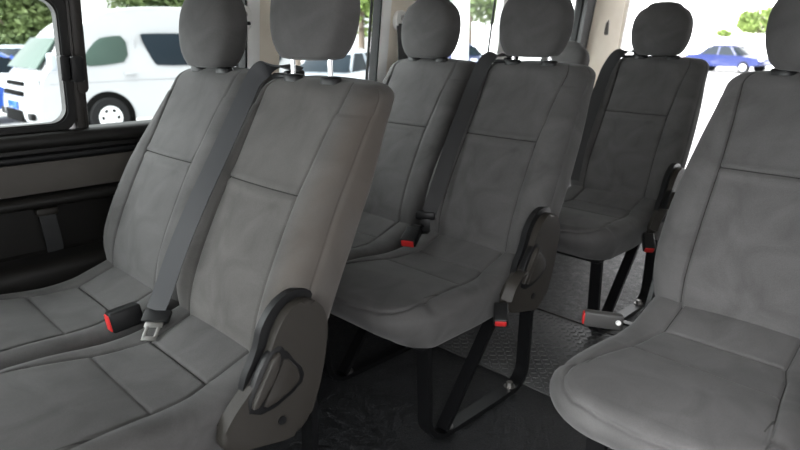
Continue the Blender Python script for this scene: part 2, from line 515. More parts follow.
BASE_BM = {}
def build_seat(label, loc, group, frames=(.144,), recl=True, dusty=False, guide=True, rec=0, lift=0, drop=0):
    t = empty('passenger_seat', label, 'seat', loc, 0, group)
    shared('seat_cushion', cushion_bm, [FAB, CUSHION_SHADE], t)
    back = shared('backrest', backrest_bm, [FABD if dusty else FAB, SEAM_SHADE], t)
    h = shared('headrest', headrest_bm, FAB, t)
    def post(s):
        def f():
            bm = bmesh.new(); add_cyl(bm, (s*.070, .285, 1.035), (s*.070, .285, 1.11), .0062); return bm
        return f
    def collar(s):
        def f():
            bm = bmesh.new()
            rings = []
            for r, z in ((.024, 1.056), (.024, 1.068), (.021, 1.072), (.012, 1.0735)):
                rings.append([(s*.070+1.25*r*cos(a*pi/10), .285+.85*r*sin(a*pi/10), z) for a in range(20)])
            loft(bm, rings); return bm
        return f
    h.location.z = lift; back.location.z = -drop
    for s in (-1, 1):
        p = shared('headrest_post', post(s), CHROME, h, 40) if s < 0 else obj('headrest_post', post(s)(), CHROME, h, 40)
        p['label'] = 'chrome headrest post'
        c = obj('post_collar', collar(s)(), BLACKP, back, 40); c['label'] = 'black plastic post collar'
    if rec:
        m = Matrix.Translation((0, .05, .5)) @ Matrix.Rotation(-rec, 4, 'X') @ Matrix.Translation((0, -.05, -.5))
        back.matrix_local = m; h.matrix_local = m @ Matrix.Translation((0, 0, lift))
    # pan under the cushion
    bm = bmesh.new(); add_box(bm, (0, -.19, .345), (.34, .44, .030), .008)
    obj('seat_pan', bm, BLACKM, t)
    for x in frames:
        bm = frame_bm(); fr = obj('leg_frame', bm, BLACKM, t, 30); fr.location.x = x
        b = obj('diagonal_brace', brace_bm(), BLACKM, fr, 30)
        for y in (-.262, .058):
            bm = bmesh.new()
            add_cyl(bm, (0, y, .017), (0, y, .022), .019, seg=18); add_cyl(bm, (0, y, .0215), (0, y, .036), .0115, seg=6)
            q = obj('floor_bolt', bm, STEEL, fr, 30); q['label'] = 'bare steel bolt holding the leg frame to the floor'
    if recl:
        rc = shared('recliner_cover', recliner_bm, PLASTIC, t, 35)
        bp_ = shared('recliner_backplate', backplate_bm, BLACKP, t, 35)
        g = shared('lever_recess', recess_bm, BLACKP, rc, 35); lv = shared('recliner_lever', lever_bm, PLASTIC, rc, 35); lp = shared('lever_pad', lever_pad_bm, PLASTIC, rc, 35)
        bm = bmesh.new(); add_cyl(bm, (.252, -.014, .404), (.2585, -.014, .404), .0095, seg=20); obj('screw_cap', bm, BLACKP, rc, 35)
    if guide:
        bm = bmesh.new()
        add_box(bm, (-.130, .312, 1.064), (.075, .052, .014), .006)
        add_box(bm, (-.104, .312, 1.068), (.018, .056, .022), .006)
        g = obj('belt_guide', bm, BLACKP, back, 35); g['label'] = 'black plastic belt guide on the shoulder'
    return t

PITCH1, PITCH2, S = .8988, 1.8688, .46
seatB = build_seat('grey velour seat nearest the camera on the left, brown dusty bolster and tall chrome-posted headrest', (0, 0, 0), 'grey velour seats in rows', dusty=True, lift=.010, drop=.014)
seatA = build_seat('grey velour seat directly beside the side window with the round-cornered sliding frame', (-S, 0, 0), 'grey velour seats in rows', recl=False, guide=False, lift=-.022, drop=.008)
seatD = build_seat('grey velour aisle seat in the middle of the photo, whole black floor frame showing', (0, PITCH1, 0), 'grey velour seats in rows')
seatC = build_seat('grey velour seat squeezed between the dusty front seat and the middle aisle seat', (-S, PITCH1, 0), 'grey velour seats in rows', recl=False, guide=False, lift=-.014)
seatF = build_seat('darkest grey velour seat at the back, in front of the bright rear opening', (0, PITCH2, 0), 'grey velour seats in rows', lift=-.012)
seatE = build_seat('reclined grey rear seat, only its headrest top showing beside the cream pillar', (-S-.06, PITCH2-.13, 0), 'grey velour seats in rows', recl=False, guide=False, rec=R(22), lift=-.03)
seatG = build_seat('light grey velour single seat across the aisle, cut off by the right edge', (.8117, .8947, 0), 'grey velour seats in rows', frames=(-.144, .144), guide=False, lift=-.016)

# ------------------------------------------------------------------ belts and buckles
def belt(label, base, pts, sides, width, tongue, tmat):
    t = empty('seat_belt', label, 'seat belt', base, 0, 'seat belts over the seat shoulders')
    bm = bmesh.new()
    P = resample(pts, 60)
    sd = resample(sides, 60)
    add_strap(bm, P, width, .0035, [tuple(s) for s in sd])
    obj('strap', bm, BELTG if tmat else BELT, t, 30)
    return t
def on_back(x, z, off=.024):
    return (x, smooth_table(SPINE, z)-off, z)
def belt_pts(spec):
    return [on_back(x, z, o) for x, z, o in spec]
b1 = belt('dark belt lying down the left bolster of the dusty front seat to a steel tongue', (0, 0, 0),
     [(-.10, .330, 1.066), (-.135, .300, 1.074), (-.170, .268, 1.066)] + [(-.180, .243, 1.040), (-.172, .206, .992), (-.160, .126, .877), (-.150, .052, .771), (-.152, -.010, .661), (-.163, -.050, .565), (-.168, -.070, .525)],
     [(-.1, 1, 0), (.2, .9, 0), (.5, .8, 0)] + [(.75, .65, 0)]*7, .046, 'steel', True)
# tongue
tg = obj('belt_tongue', bmesh.new(), BLACKP, b1)
bm = bmesh.new(); add_box(bm, (0, 0, 0), (.066, .014, .034), .005); 
tg.data = bpy.data.meshes.new('belt_tongue'); bm.to_mesh(tg.data); bm.free(); tg.data.materials.append(BLACKP); tg.data.shade_smooth(); tg.data.set_sharp_from_angle(angle=R(40))
tg.location = (-.158, -.072, .514); tg.rotation_euler = (R(-58), 0, R(42)); tg['label'] = 'black grip of the belt tongue'
bm = bmesh.new()
outer = [(-.023, -.010), (-.018, -.024), (-.018, -.060), (-.012, -.066), (.012, -.066), (.018, -.060), (.018, -.024), (.023, -.010)]
hole = [(-.009, -.034), (-.009, -.054), (.009, -.054), (.009, -.034)]
# plate as a frame of four bars plus shoulders
add_box(bm, (0, 0, -.0215), (.044, .003, .018), .001); add_box(bm, (-.0135, 0, -.044), (.009, .003, .034), .001)
add_box(bm, (.0135, 0, -.044), (.009, .003, .034), .001); add_box(bm, (0, 0, -.060), (.036, .003, .011), .001)
pl = obj('tongue_plate', bm, STEEL, tg, 40); pl['label'] = 'bare steel plate with a square slot'

b2 = belt('dark belt hanging down the left bolster of the middle aisle seat', (0, PITCH1, 0),
     [(-.09, .338, 1.084), (-.12, .305, 1.086), (-.155, .262, 1.078)] + [(-.166, .212, 1.004), (-.158, .146, .908), (-.152, .066, .781), (-.148, .000, .655), (-.154, -.030, .585)],
     [(.5, .8, 0), (.75, .6, 0)] + [(.9, .4, 0)]*2 + [(.75, .65, 0)]*4, .050, 'black', False)
bm = bmesh.new(); add_box(bm, (-.166, -.036, .572), (.066, .018, .028), .006, rot=Matrix.Rotation(R(35), 3, 'Z')); add_box(bm, (-.156, -.046, .542), (.032, .003, .045), .001, rot=Matrix.Rotation(R(35), 3, 'Z'))
g_ = obj('belt_tongue', bm, BLACKP, b2, 40); g_['label'] = 'black grip of the belt tongue'
b3 = belt('dark belt crossing the left shoulder of the darkest rear seat', (0, PITCH2, 0),
     [(-.09, .338, 1.084), (-.12, .305, 1.086), (-.165, .262, 1.078)] + belt_pts([(-.188, 1.02, .024), (-.190, .95, .026), (-.186, .87, .030), (-.182, .77, .034), (-.18, .68, .034), (-.178, .61, .028), (-.178, .54, .026)]),
     [(.5, .8, 0), (.75, .6, 0)] + [(.9, .3, 0)]*2 + [(.85, .45, 0)]*6, .050, 'black', False)

def buckle(label, loc, rot, size=(.036, .030, .080), stalk=None, housing=BLACKP, stalkmat=BLACKP, sw=.03):
    """housing along local +x: the red button at the +x end"""
    t = empty('belt_buckle', label, 'buckle', loc, 0, 'red-button belt buckles')
    m = rot
    w, h, l = size
    bm = bmesh.new(); add_box(bm, (0, 0, 0), (l, w, h), .006, seg=3)
    o = obj('buckle_housing', bm, housing, t, 40); o.matrix_local = m.to_4x4()
    bm = bmesh.new(); add_box(bm, (l/2-.004, 0, 0), (.014, w*.80, h*.78), .003)
    o2 = obj('release_button', bm, RED, o, 40); o2['label'] = 'red release button'
    if stalk:
        bm = bmesh.new(); P = resample([Vector(p)-Vector(loc) for p in stalk], 14)
        add_strap(bm, P, sw, .006, tuple(m.to_3x3() @ Vector((0, 1, 0))))
        obj('stalk', bm, stalkmat, t, 40)
    return t
def axes(x, y):
    x = Vector(x).normalized(); y = Vector(y); y = (y-x*y.dot(x)).normalized(); z = x.cross(y)
    return Matrix((x, y, z)).transposed()
buckle('black buckle with a red button lying between the two nearest left seats', (-.222, -.122, .507), axes((-.05, -.99, -.10), (-.1, .15, .97)), (.050, .040, .074), [(-.200, -.088, .508), (-.188, -.06, .500), (-.18, -.02, .485)])
buckle('black buckle with a red button on the cushion left of the middle aisle seat', (-.152, PITCH1-.118, .520), axes((.38, -.84, -.38), (.85, .45, .0)), (.052, .030, .074), [(-.170, PITCH1-.10, .535), (-.172, PITCH1-.06, .54), (-.18, PITCH1-.02, .50)])
buckle('black buckle with a red button hanging outside the middle aisle seat, above its floor frame', (.270, PITCH1-.195, .408), axes((.48, -.62, -.62), (.8, .6, 0)), (.040, .032, .060), [(.268, PITCH1-.17, .44), (.268, PITCH1-.145, .48), (.262, PITCH1-.10, .50), (.250, PITCH1-.06, .49)], stalkmat=PLASTIC)
buckle('dark buckle with a red button hanging outside the darkest rear seat', (.270, PITCH2-.225, .400), axes((.45, -.62, -.64), (.8, .6, 0)), (.042, .034, .070), [(.268, PITCH2-.19, .44), (.268, PITCH2-.155, .48), (.262, PITCH2-.10, .50), (.250, PITCH2-.06, .49)], stalkmat=PLASTIC)
GX, GY = .8117, .8947
bg = buckle('grey buckle with a red end sticking out left of the single seat across the aisle', (.522, .800, .444), axes((-.83, -.55, .06), (.55, -.83, 0)), (.026, .042, .098), [(.556, .838, .436), (.575, .865, .425), (.600, .905, .41)], housing=PLASTICG, sw=.02)
bm = bmesh.new(); add_cyl(bm, (.022, .022, .001), (.040, .006, .001), .0065, seg=18); q = obj('rivet', bm, WHITEP, bg, 40); q['label'] = 'pale rivet head'

# curved black side bracket at the foot of the single seat's backrest
bm = bmesh.new()
add_strap(bm, resample([(-.236, .10, .60), (-.240, .09, .50), (-.242, .04, .40), (-.242, -.06, .345), (-.236, -.16, .35)], 20), .035, .012, (0, .7, .7))
obj('side_bracket', bm, BLACKP, seatG, 40)

# ------------------------------------------------------------------ van shell (the setting)
def struct(name, bm, m, parent=None, smooth=35):
    o = obj(name, bm, m, parent, smooth)
    if not parent: o['kind'] = 'structure'
    return o
Y0, Y1 = -2.7, 3.10
bm = bmesh.new(); add_box(bm, (.15, (Y0+Y1)/2, -.03), (2.06, Y1-Y0, .06)); struct('floor', bm, FLOORM, smooth=False)
bm = bmesh.new()
roofx = [(-.86, 1.40), (-.80, 1.55), (-.62, 1.66), (-.2, 1.71), (.13, 1.72), (.46, 1.71), (.88, 1.66), (1.06, 1.55), (1.12, 1.40)]
rp = roofx+[(x*1.04-.005, z+.04) for x, z in roofx[::-1]]
add_prism(bm, rp, lambda a, b: (a, Y0, b), lambda a, b: (a, Y1, b)); struct('ceiling', bm, mat('headliner', (.40, .38, .35), .8))

LEAN = .12
def WX(z, d=0): return -.80+LEAN*(z-.87)+d
def wall_box(bm, y0, y1, z0, z1, d0, d1, bevel=0):
    """a box on the leaning side wall; d = depth into the van"""
    pts = [(y0, z0), (y1, z0), (y1, z1), (y0, z1)]
    add_prism(bm, pts, lambda a, b: (WX(b, d0), a, b), lambda a, b: (WX(b, d1), a, b), bevel, 2)
def wall_poly(bm, pts, d0, d1, bevel=0):
    add_prism(bm, pts, lambda a, b: (WX(b, d0), a, b), lambda a, b: (WX(b, d1), a, b), bevel, 2)
def rrect(y0, y1, z0, z1, r, n=6):
    out = []
    for cy, cz, a0 in ((y1-r, z0+r, -90), (y1-r, z1-r, 0), (y0+r, z1-r, 90), (y0+r, z0+r, 180)):
        for k in range(n+1):
            a = R(a0+90*k/n); out.append((cy+r*cos(a), cz+r*sin(a)))
    return out
def ring_frame(bm, o, i, d0, d1):
    """frame between outer and inner outlines (same count)"""
    n = len(o)
    A = [bm.verts.new((WX(b, d1), a, b)) for a, b in o]; B = [bm.verts.new((WX(b, d1), a, b)) for a, b in i]
    C = [bm.verts.new((WX(b, d0), a, b)) for a, b in o]; D = [bm.verts.new((WX(b, d0), a, b)) for a, b in i]
    for k in range(n):
        j = (k+1) % n
        for q in ((A[k], A[j], B[j], B[k]), (B[k], B[j], D[j], D[k]), (D[k], D[j], C[j], C[k]), (C[k], C[j], A[j], A[k])): bm.faces.new(q)

# lower side wall with its recess, extruded profile
prof = [(-.90, .875), (-.802, .875), (-.790, .862), (-.778, .800), (-.790, .70), (-.795, .675), (-.835, .665), (-.842, .52), (-.815, .50), (-.74, .30), (-.735, .0), (-.90, .0)]
bm = bmesh.new(); add_prism(bm, prof, lambda a, b: (a, Y0, b), lambda a, b: (a, Y1, b)); struct('wall_left', bm, DKTRIM, smooth=30)
bm = bmesh.new(); add_prism(bm, smooth_poly([(-.80, .885), (-.758, .882), (-.748, .862), (-.752, .845), (-.772, .835), (-.80, .835)], 2), lambda a, b: (a, Y0, b), lambda a, b: (a, Y1, b)); struct('trim_1', bm, DKTRIM)
bm = bmesh.new(); add_prism(bm, smooth_poly([(-.80, .825), (-.762, .822), (-.757, .810), (-.765, .800), (-.80, .798)], 1), lambda a, b: (a, Y0, b), lambda a, b: (a, Y1, b)); struct('trim_2', bm, BLACKP)
bm = bmesh.new(); add_prism(bm, [(-.80, .800), (-.768, .798), (-.760, .75), (-.764, .712), (-.80, .708)], lambda a, b: (a, Y0, b), lambda a, b: (a, Y1, b)); struct('trim_3', bm, BROWN)
bm = bmesh.new(); add_prism(bm, smooth_poly([(-.83, .706), (-.752, .706), (-.738, .694), (-.742, .676), (-.765, .668), (-.83, .668)], 2), lambda a, b: (a, Y0, b), lambda a, b: (a, Y1, b)); struct('trim_4', bm, DKTRIM)
bm = bmesh.new(); add_prism(bm, smooth_poly([(-.85, .520), (-.755, .515), (-.728, .500), (-.722, .47), (-.725, .32), (-.85, .30)], 2), lambda a, b: (a, Y0, b), lambda a, b: (a, Y1, b)); struct('trim_5', bm, DKTRIM)
# grab strap in the recess
gs = empty('grab_strap', 'dark webbing strap with a plastic end hanging in the black side recess', 'strap', (-.80, -.095, .52))
bm = bmesh.new(); add_strap(bm, resample([(-.022, .0, .135), (-.012, .0, .10), (-.012, .005, .05), (-.020, .010, -.002)], 12), .045, .006, (0, 1, 0)); obj('strap', bm, BELT, gs, 35)
bm = bmesh.new(); add_box(bm, (-.015, .0, .125), (.026, .060, .022), .006); obj('strap_clip', bm, PLASTIC, gs, 35)

# window header and pillars
bm = bmesh.new(); wall_box(bm, Y0, Y1, 1.375, 1.46, -.05, .02); wall_box(bm, Y0, .045, 1.262, 1.375, -.05, .012); struct('trim_6', bm, DKTRIM)
def pillar(n, strips):
    t = None
    for k, (y0, y1, d0, d1, m) in enumerate(strips):
        bm = bmesh.new(); wall_box(bm, y0, y1, .84, 1.39, d0, d1, .008)
        if t is None: t = struct(n, bm, m)
        else: obj('pillar_strip', bm, m, t)
    return t
pillar('trim_7', [(.012, .050, -.03, .016, DIVID), (.014, .040, .010, .022, DIVID)])
pillar('trim_8', [(.618, .712, -.012, .035, CREAM), (.575, .625, -.012, .042, WHITEP), (.566, .574, -.008, .040, RUBBER)])
pillar('trim_9', [(1.236, 1.43, -.012, .035, CREAM), (1.190, 1.242, -.012, .042, WHITEP), (1.182, 1.189, -.008, .040, RUBBER)])
pillar('trim_10', [(2.00, 2.13, -.012, .035, WHITEP), (2.13, 2.145, -.008, .012, RUBBER)])
bm = bmesh.new(); wall_box(bm, 2.80, 2.90, .84, 1.39, -.05, .03); struct('trim_11', bm, DKTRIM)
# tall rounded moulding on the dark divider
bm = bmesh.new(); wall_poly(bm, rrect(.022, .052, .985, 1.37, .012), .012, .030, .005); obj('pillar_moulding', bm, DIVID, bpy.data.objects['trim_7'])

# windows
def window(n, y0, y1, z0=.885, z1=1.372, r=.03, fw=.016, m=RUBBER, latch=False, d=-.02):
    bm = bmesh.new(); wall_poly(bm, rrect(y0+.004, y1-.004, z0+.004, z1-.004, r), d-.004, d)
    g = struct(n, bm, GLASS, smooth=False)
    bm = bmesh.new(); ring_frame(bm, rrect(y0-.006, y1+.006, z0-.006, z1+.006, r+.004), rrect(y0+fw, y1-fw, z0+fw, z1-fw, max(.006, r-.006)), d-.012 if fw > .005 else d-.006, d+.022 if fw > .005 else d+.002)
    obj('window_frame', bm, m, g, 35)
    return g
w1 = window('window_1', -1.20, .010, .882, 1.262, .050, .022, DKTRIM, d=-.004)
bm = bmesh.new(); ring_frame(bm, rrect(-1.188, -.002, .894, 1.250, .045), rrect(-1.182, -.008, .900, 1.244, .042), .010, .024); obj('frame_bead', bm, BLACKP, w1, 35)
bm = bmesh.new()
wall_poly(bm, rrect(-.022, .000, 1.022, 1.092, .006), .016, .044, .003); wall_poly(bm, rrect(.004, .038, 1.018, 1.090, .006), .016, .050, .005)
obj('window_latch', bm, BLACKP, w1, 35)
bm = bmesh.new(); wall_poly(bm, rrect(-.014, -.010, 1.040, 1.080, .002), .040, .043, .001); q = obj('latch_catch', bm, STEEL, w1, 35); q['label'] = 'small bare metal catch'
window('window_2', .050, .572, .868, r=.014, fw=.004)
window('window_3', .712, 1.186, .87, r=.02, fw=.004)
window('window_4', 1.43, 2.0, .87, r=.02, fw=.004)
window('window_5', 2.145, 2.80, .87, r=.02, fw=.010)

# rear corner pillar and opening (tailgate up)
bm = bmesh.new()
add_prism(bm, smooth_poly([(-.90, 2.88), (-.80, 2.88), (-.735, 2.98), (-.70, 3.10), (-.90, 3.12)], 1), lambda a, b: (a, b, .0), lambda a, b: (a+.10, b, 1.55), .01); rpil = struct('trim_12', bm, CREAM)
bm = bmesh.new(); add_prism(bm, [(.95, 2.9), (1.18, 2.88), (1.18, 3.12), (.97, 3.12)], lambda a, b: (a, b, .0), lambda a, b: (a, b, 1.5), .01); struct('trim_13', bm, CREAM)
bm = bmesh.new(); add_box(bm, (.12, 3.06, 1.58), (1.70, .10, .22), .02); struct('trim_14', bm, CREAM)
bm = bmesh.new(); add_strap(bm, resample([(-.705, 3.115, .10), (-.700, 3.115, .6), (-.655, 3.115, 1.1), (-.615, 3.115, 1.46)], 16), .03, .02, (1, 0, 0)); obj('pillar_seal', bm, WHITEP, rpil)
pc = empty('access_cover', 'cream rounded access cover with a darker catch on the rear corner pillar', 'cover', (-.745, 2.985, 1.205))
# right wall behind the side door
bm = bmesh.new(); add_box(bm, (1.17, 1.70, .42), (.06, 2.80, .84), .01); struct('wall_right', bm, DKTRIM)
bm = bmesh.new(); add_box(bm, (1.13, -1.85, .42), (.06, 1.70, .84), .01); struct('wall_right_front', bm, DKTRIM)
bm = bmesh.new(); add_box(bm, (1.13, -1.07, 1.15), (.06, .14, .62), .01); struct('trim_20', bm, CREAM)
bm = bmesh.new(); add_box(bm, (1.12, -1.10, 1.43), (.05, 3.20, .10), .01); struct('trim_21', bm, CREAM)
bm = bmesh.new(); add_box(bm, (1.135, -1.92, 1.10), (.005, 1.54, .52)); struct('window_8', bm, GLASS, smooth=False)
for i, (a, b) in enumerate(((.30, .40), (1.50, 1.62), (2.62, 2.95))):
    bm = bmesh.new(); add_box(bm, (1.17, (a+b)/2, 1.12), (.05, b-a, .56), .01); struct('trim_%d' % (15+i), bm, CREAM)
bm = bmesh.new(); add_box(bm, (1.14, 1.54, 1.42), (.09, 3.12, .10), .01); struct('trim_18', bm, CREAM)
for i, (a, b) in enumerate(((.40, 1.50), (1.62, 2.62))):
    bm = bmesh.new(); add_box(bm, (1.175, (a+b)/2, 1.10), (.005, b-a, .54)); struct('window_%d' % (6+i), bm, TINT, smooth=False)

bm = bmesh.new(); add_box(bm, (.13, Y0-.03, .44), (1.98, .06, .88), .01); struct('wall_front', bm, DKTRIM)
bm = bmesh.new(); add_box(bm, (.13, Y0-.03, 1.53), (1.98, .06, .26), .01); struct('trim_19', bm, CREAM)
bm = bmesh.new(); add_box(bm, (.13, Y0-.03, 1.14), (1.90, .006, .52)); struct('window_9', bm, GLASS, smooth=False)
# access cover on the rear pillar faces the cabin
def tilt_box(bm, c, s, bevel): add_box(bm, c, s, bevel, rot=Matrix.Rotation(R(-28), 3, 'Z'))
bm = bmesh.new(); tilt_box(bm, (0, 0, 0), (.085, .03, .115), .012); obj('cover_panel', bm, CREAM, pc)
bm = bmesh.new(); tilt_box(bm, (.062, -.012, .004), (.036, .03, .10), .006); q = obj('cover_catch', bm, BROWN, pc); q['label'] = 'brown recessed catch'

# wall belts: white guide loops on the pillars with dark belts below
def wall_belt(label, y, z, sw=.075, sy=.006):
    t = empty('pillar_belt', label, 'seat belt', (WX(z, .045), y, z), 0, 'seat belts on the window pillars')
    bm = bmesh.new()
    pts = smooth_poly([(-.032, -.036), (.032, -.036), (.034, .02), (.018, .044), (-.018, .044), (-.034, .02)], 2)
    add_prism(bm, pts, lambda a, b: (-.012, a, b), lambda a, b: (.016, a, b), .006)
    g = obj('belt_loop', bm, WHITEP, t); g['label'] = 'white plastic belt loop'
    bm = bmesh.new(); add_box(bm, (.014, 0, -.014), (.010, .048, .012), .003); obj('loop_slot', bm, BLACKP, g)
    bm = bmesh.new(); add_cyl(bm, (.012, 0, .014), (.022, 0, .014), .011, seg=18); obj('loop_bolt', bm, STEEL, g)
    if not sw: return t
    bm = bmesh.new(); add_strap(bm, [(.020, 0, -.014), (.022, sy, -.10), (.010, sy*3, -.34)], sw, .004, (0, 1, 0)); q = obj('strap', bm, BELT, t); q['label'] = 'black webbing'
    return t
wall_belt('white belt loop on the cream pillar behind the middle window-side headrest', 1.290, 1.205)
wall_belt('pale belt loop at the pillar edge right beside the nearest window-side headrest', .548, 1.200, 0)

# ribbed mat across the floor
rm = empty('tread_mat', 'black rubber tread mat lying across the dark floor behind the middle row', 'mat', (0, 1.30, 0))
bm = bmesh.new(); MX0, MX1, MY0, MY1 = -.73, 1.09, -.275, .285
add_box(bm, ((MX0+MX1)/2, (MY0+MY1)/2, .003), (MX1-MX0, MY1-MY0, .006), .002); obj('mat_sheet', bm, MATM, rm)
bm = bmesh.new(); p = .0225
ny = int((MY1-MY0-.02)/p); nx = int((MX1-MX0-.02)/p)
for i in range(nx):
    for j in range(ny):
        x = MX0+.016+i*p; y = MY0+.016+j*p; a = pi/4 if (i+j) % 2 else -pi/4
        d = Vector((cos(a), sin(a), 0)); e = Vector((-sin(a), cos(a), 0)); c = Vector((x, y, .0055))
        q = [c+d*.0115, c+e*.0042, c-d*.0115, c-e*.0042]
        t = [c+d*.008+Vector((0, 0, .003)), c+e*.002+Vector((0, 0, .003)), c-d*.008+Vector((0, 0, .003)), c-e*.002+Vector((0, 0, .003))]
        qa = [bm.verts.new(v) for v in q]; ta = [bm.verts.new(v) for v in t]
        bm.faces.new(ta)
        for k in range(4): bm.faces.new((qa[k], qa[(k+1) % 4], ta[(k+1) % 4], ta[k]))
obj('tread_pattern', bm, MATM, rm, False)
bm = bmesh.new(); add_box(bm, ((MX0+MX1)/2, MY1+.004, .005), (MX1-MX0, .008, .010), .002); q = obj('mat_edge', bm, PLASTIC, rm); q['label'] = 'paler rear edge strip of the mat'

# ------------------------------------------------------------------ outside
GZ = -.62
ASPH = mat('asphalt', (.30, .30, .30), .9, noise=(1.5, (.36, .355, .35)))
bm = bmesh.new(); add_box(bm, (-20, 30, GZ-.1), (180, 200, .2)); struct('ground', bm, ASPH, smooth=False)
WHITEC = mat('white_car_paint', (.31, .315, .325), .25, coat=.6)
BLUEC = mat('blue_car_paint', (.020, .075, .36), .25, coat=.6)
NAVYC = mat('navy_car_paint', (.010, .018, .085), .25, coat=.6)
SILVC = mat('silver_car_paint', (.30, .33, .37), .28, coat=.6)
DGLASS = mat('tinted_glass', (.008, .013, .018), .15, spec=.12)
GGLASS = mat('green_glass', (.040, .062, .052), .15, spec=.12)
TYRE = mat('tyre', (.012, .012, .0125), .9, spec=.1)
ARCH = mat('wheel_housing', (.003, .003, .003), .95, spec=.05)
HUB = mat('hub_cap', (.72, .73, .74), .35, metal=.3)

def wheel(parent, loc, r, w):
    bm = bmesh.new()
    rings = []
    for rr, x in ((r*.62, -w/2), (r*.93, -w/2), (r, -w*.3), (r, w*.3), (r*.93, w/2), (r*.62, w/2)):
        rings.append([(x, rr*cos(2*pi*k/32), rr*sin(2*pi*k/32)) for k in range(32)])
    loft(bm, rings)
    t = obj('wheel', bm, TYRE, parent); t.location = loc; t['label'] = 'black tyre'
    bm = bmesh.new()
    add_cyl(bm, (w*.30, 0, 0), (w*.51, 0, 0), r*.62, r*.58, 32)
    add_cyl(bm, (w*.50, 0, 0), (w*.58, 0, 0), r*.2, r*.14, 16)
    o = obj('hub_cap', bm, HUB, t); o['label'] = 'silver hub cap'
    for k in range(6):
        bm = bmesh.new()
        a = 2*pi*k/6; add_box(bm, (w*.512, cos(a)*r*.38, sin(a)*r*.38), (.012, r*.15, r*.17), .004, rot=Matrix.Rotation(a, 3, 'X'))
        obj('hub_slot', bm, ARCH, o)
    return t

# white high-roof van parked parallel on the left
VX, VY = -10.45, 3.69
van = empty('parked_van', 'white high-roof van parked outside the sliding window, seen from its side', 'van', (VX, VY, GZ))
sidep = [(-1.19, .30), (-1.25, .48), (-1.21, .78), (-1.12, 1.06), (-1.00, 1.20), (-.60, 1.70), (-.30, 1.98), (.10, 2.17), (.65, 2.27), (1.4, 2.32), (3.6, 2.30), (3.86, 2.2), (3.98, 1.7), (4.02, .9), (4.0, .34), (3.2, .28)]
ZH = [(.2, 0), (.5, .015), (1.1, .0), (1.35, -.03), (1.9, -.11), (2.2, -.22), (2.34, -.42)]
def vx(z, s): return (-.98+s*(.98))+0
bm = bmesh.new()
W = 1.96
rings = []
lay = []
NS = 9
pl_ = smooth_poly(sidep, 2)
cy_ = 1.3; cz_ = 1.2
for s in range(NS):
    u = s/(NS-1)*2-1      # -1 far side .. +1 near side
    ins = 0
    k = sqrt(max(0, 1-abs(u)**6))
    ring = []
    for y, z in pl_:
        half = W/2+lerp_table(ZH, z)
        sh = 1-.05*(1-k)
        ring.append((-W/2+half*u, cy_+(y-cy_)*sh if y < 0 else y, cz_+(z-cz_)*(1-.03*(1-k))))
    rings.append(ring)
loft(bm, rings)
vb = obj('body', bm, WHITEC, van, 40)
def side(z, off=.0): return lerp_table(ZH, z)+off
def van_panel(name, pts, m, th=.012, off=.004, par=vb, bevel=.003):
    bm = bmesh.new()
    add_prism(bm, pts, lambda a, b: (side(b, off-th*2), a, b), lambda a, b: (side(b, off), a, b), bevel, 2)
    return obj(name, bm, m, par, 35)
van_panel('front_window', smooth_poly([(-.34, 1.26), (-.28, 1.46), (-.02, 1.72), (.16, 1.76), (.47, 1.78), (.47, 1.34), (.10, 1.28)], 1), GGLASS)
van_panel('side_window', smooth_poly([(.74, 1.78), (.92, 1.30), (1.02, 1.24), (2.12, 1.24), (2.18, 1.30), (2.18, 1.80), (2.12, 1.82), (.80, 1.82)], 1), DGLASS)
van_panel('rear_window', smooth_poly([(2.28, 1.30), (2.34, 1.24), (3.70, 1.24), (3.78, 1.32), (3.74, 1.78), (3.68, 1.82), (2.34, 1.82), (2.28, 1.78)], 1), DGLASS)
van_panel('door_handle', [(.34, 1.10), (.56, 1.10), (.56, 1.14), (.34, 1.14)], WHITEC, off=.03)
seamm = mat('panel_gap', (.25, .25, .26), .6)
van_panel('door_gap', [(.62, .36), (.632, .36), (.632, 1.80), (.62, 1.80)], seamm, off=.002)
bm = bmesh.new(); q = van_panel('side_moulding', [(-.9, .985), (3.9, 1.01), (3.9, 1.03), (-.9, 1.005)], seamm, off=.003)
# wheel arches and wheels
def arc(cy, cz, r, n=18): return [(cy+r*cos(pi*k/n), cz+r*sin(pi*k/n)) for k in range(n+1)]
for wy in (0, 2.75):
    pts = arc(wy, .37, .46)+[(wy-.46, .25), (wy+.46, .25)]
    van_panel('wheel_arch', pts, ARCH, off=.008)
    wheel(van, (-.055, wy, .37), .355, .22)
    wheel(van, (-1.9, wy, .37), .355, .22)
# front face: lights, grille, bumper, plate
def front_box(name, x, z, sx, sz, m, y=None, d=.06, b=.01):
    bm = bmesh.new(); yy = y if y is not None else -1.36
    add_box(bm, (x, yy, z), (sx, d, sz), b); return obj(name, bm, m, vb, 35)
LAMP = mat('headlamp', (.72, .74, .78), .12, spec=.8)
for s in (0, 1):
    x = -.20 if s == 0 else -1.76
    front_box('headlamp', x, .98, .34, .26, LAMP, -1.12, .14, .04)
    front_box('fog_lamp', x+(.02 if s == 0 else -.02), .46, .20, .12, RUBBER, -1.205, .08, .02)
front_box('grille', -.98, .98, .95, .07, ARCH, -1.145, .08); front_box('grille', -.98, .82, 1.05, .08, ARCH, -1.195, .08)
front_box('lower_intake', -.98, .44, .95, .20, ARCH, -1.235, .06)
front_box('number_plate', -.98, .62, .52, .13, BLUEC, -1.25, .03, .004)
bm = bmesh.new(); loft(bm, [[(-.10+x*.78*s, -.93-.31*t+ .0, 1.22+.48*(1-t)+.02) for x, s in ()] for t in ()], cap=False) if False else None
bm.free()
bm = bmesh.new()
add_prism(bm, [(-.14, 0), (-1.82, 0), (-1.66, 1), (-.30, 1)], lambda a, b: (a, -1.005+.42*b, 1.225+.50*b), lambda a, b: (a, -1.040+.42*b, 1.240+.50*b), .004)
obj('windscreen', bm, GGLASS, vb, 35)
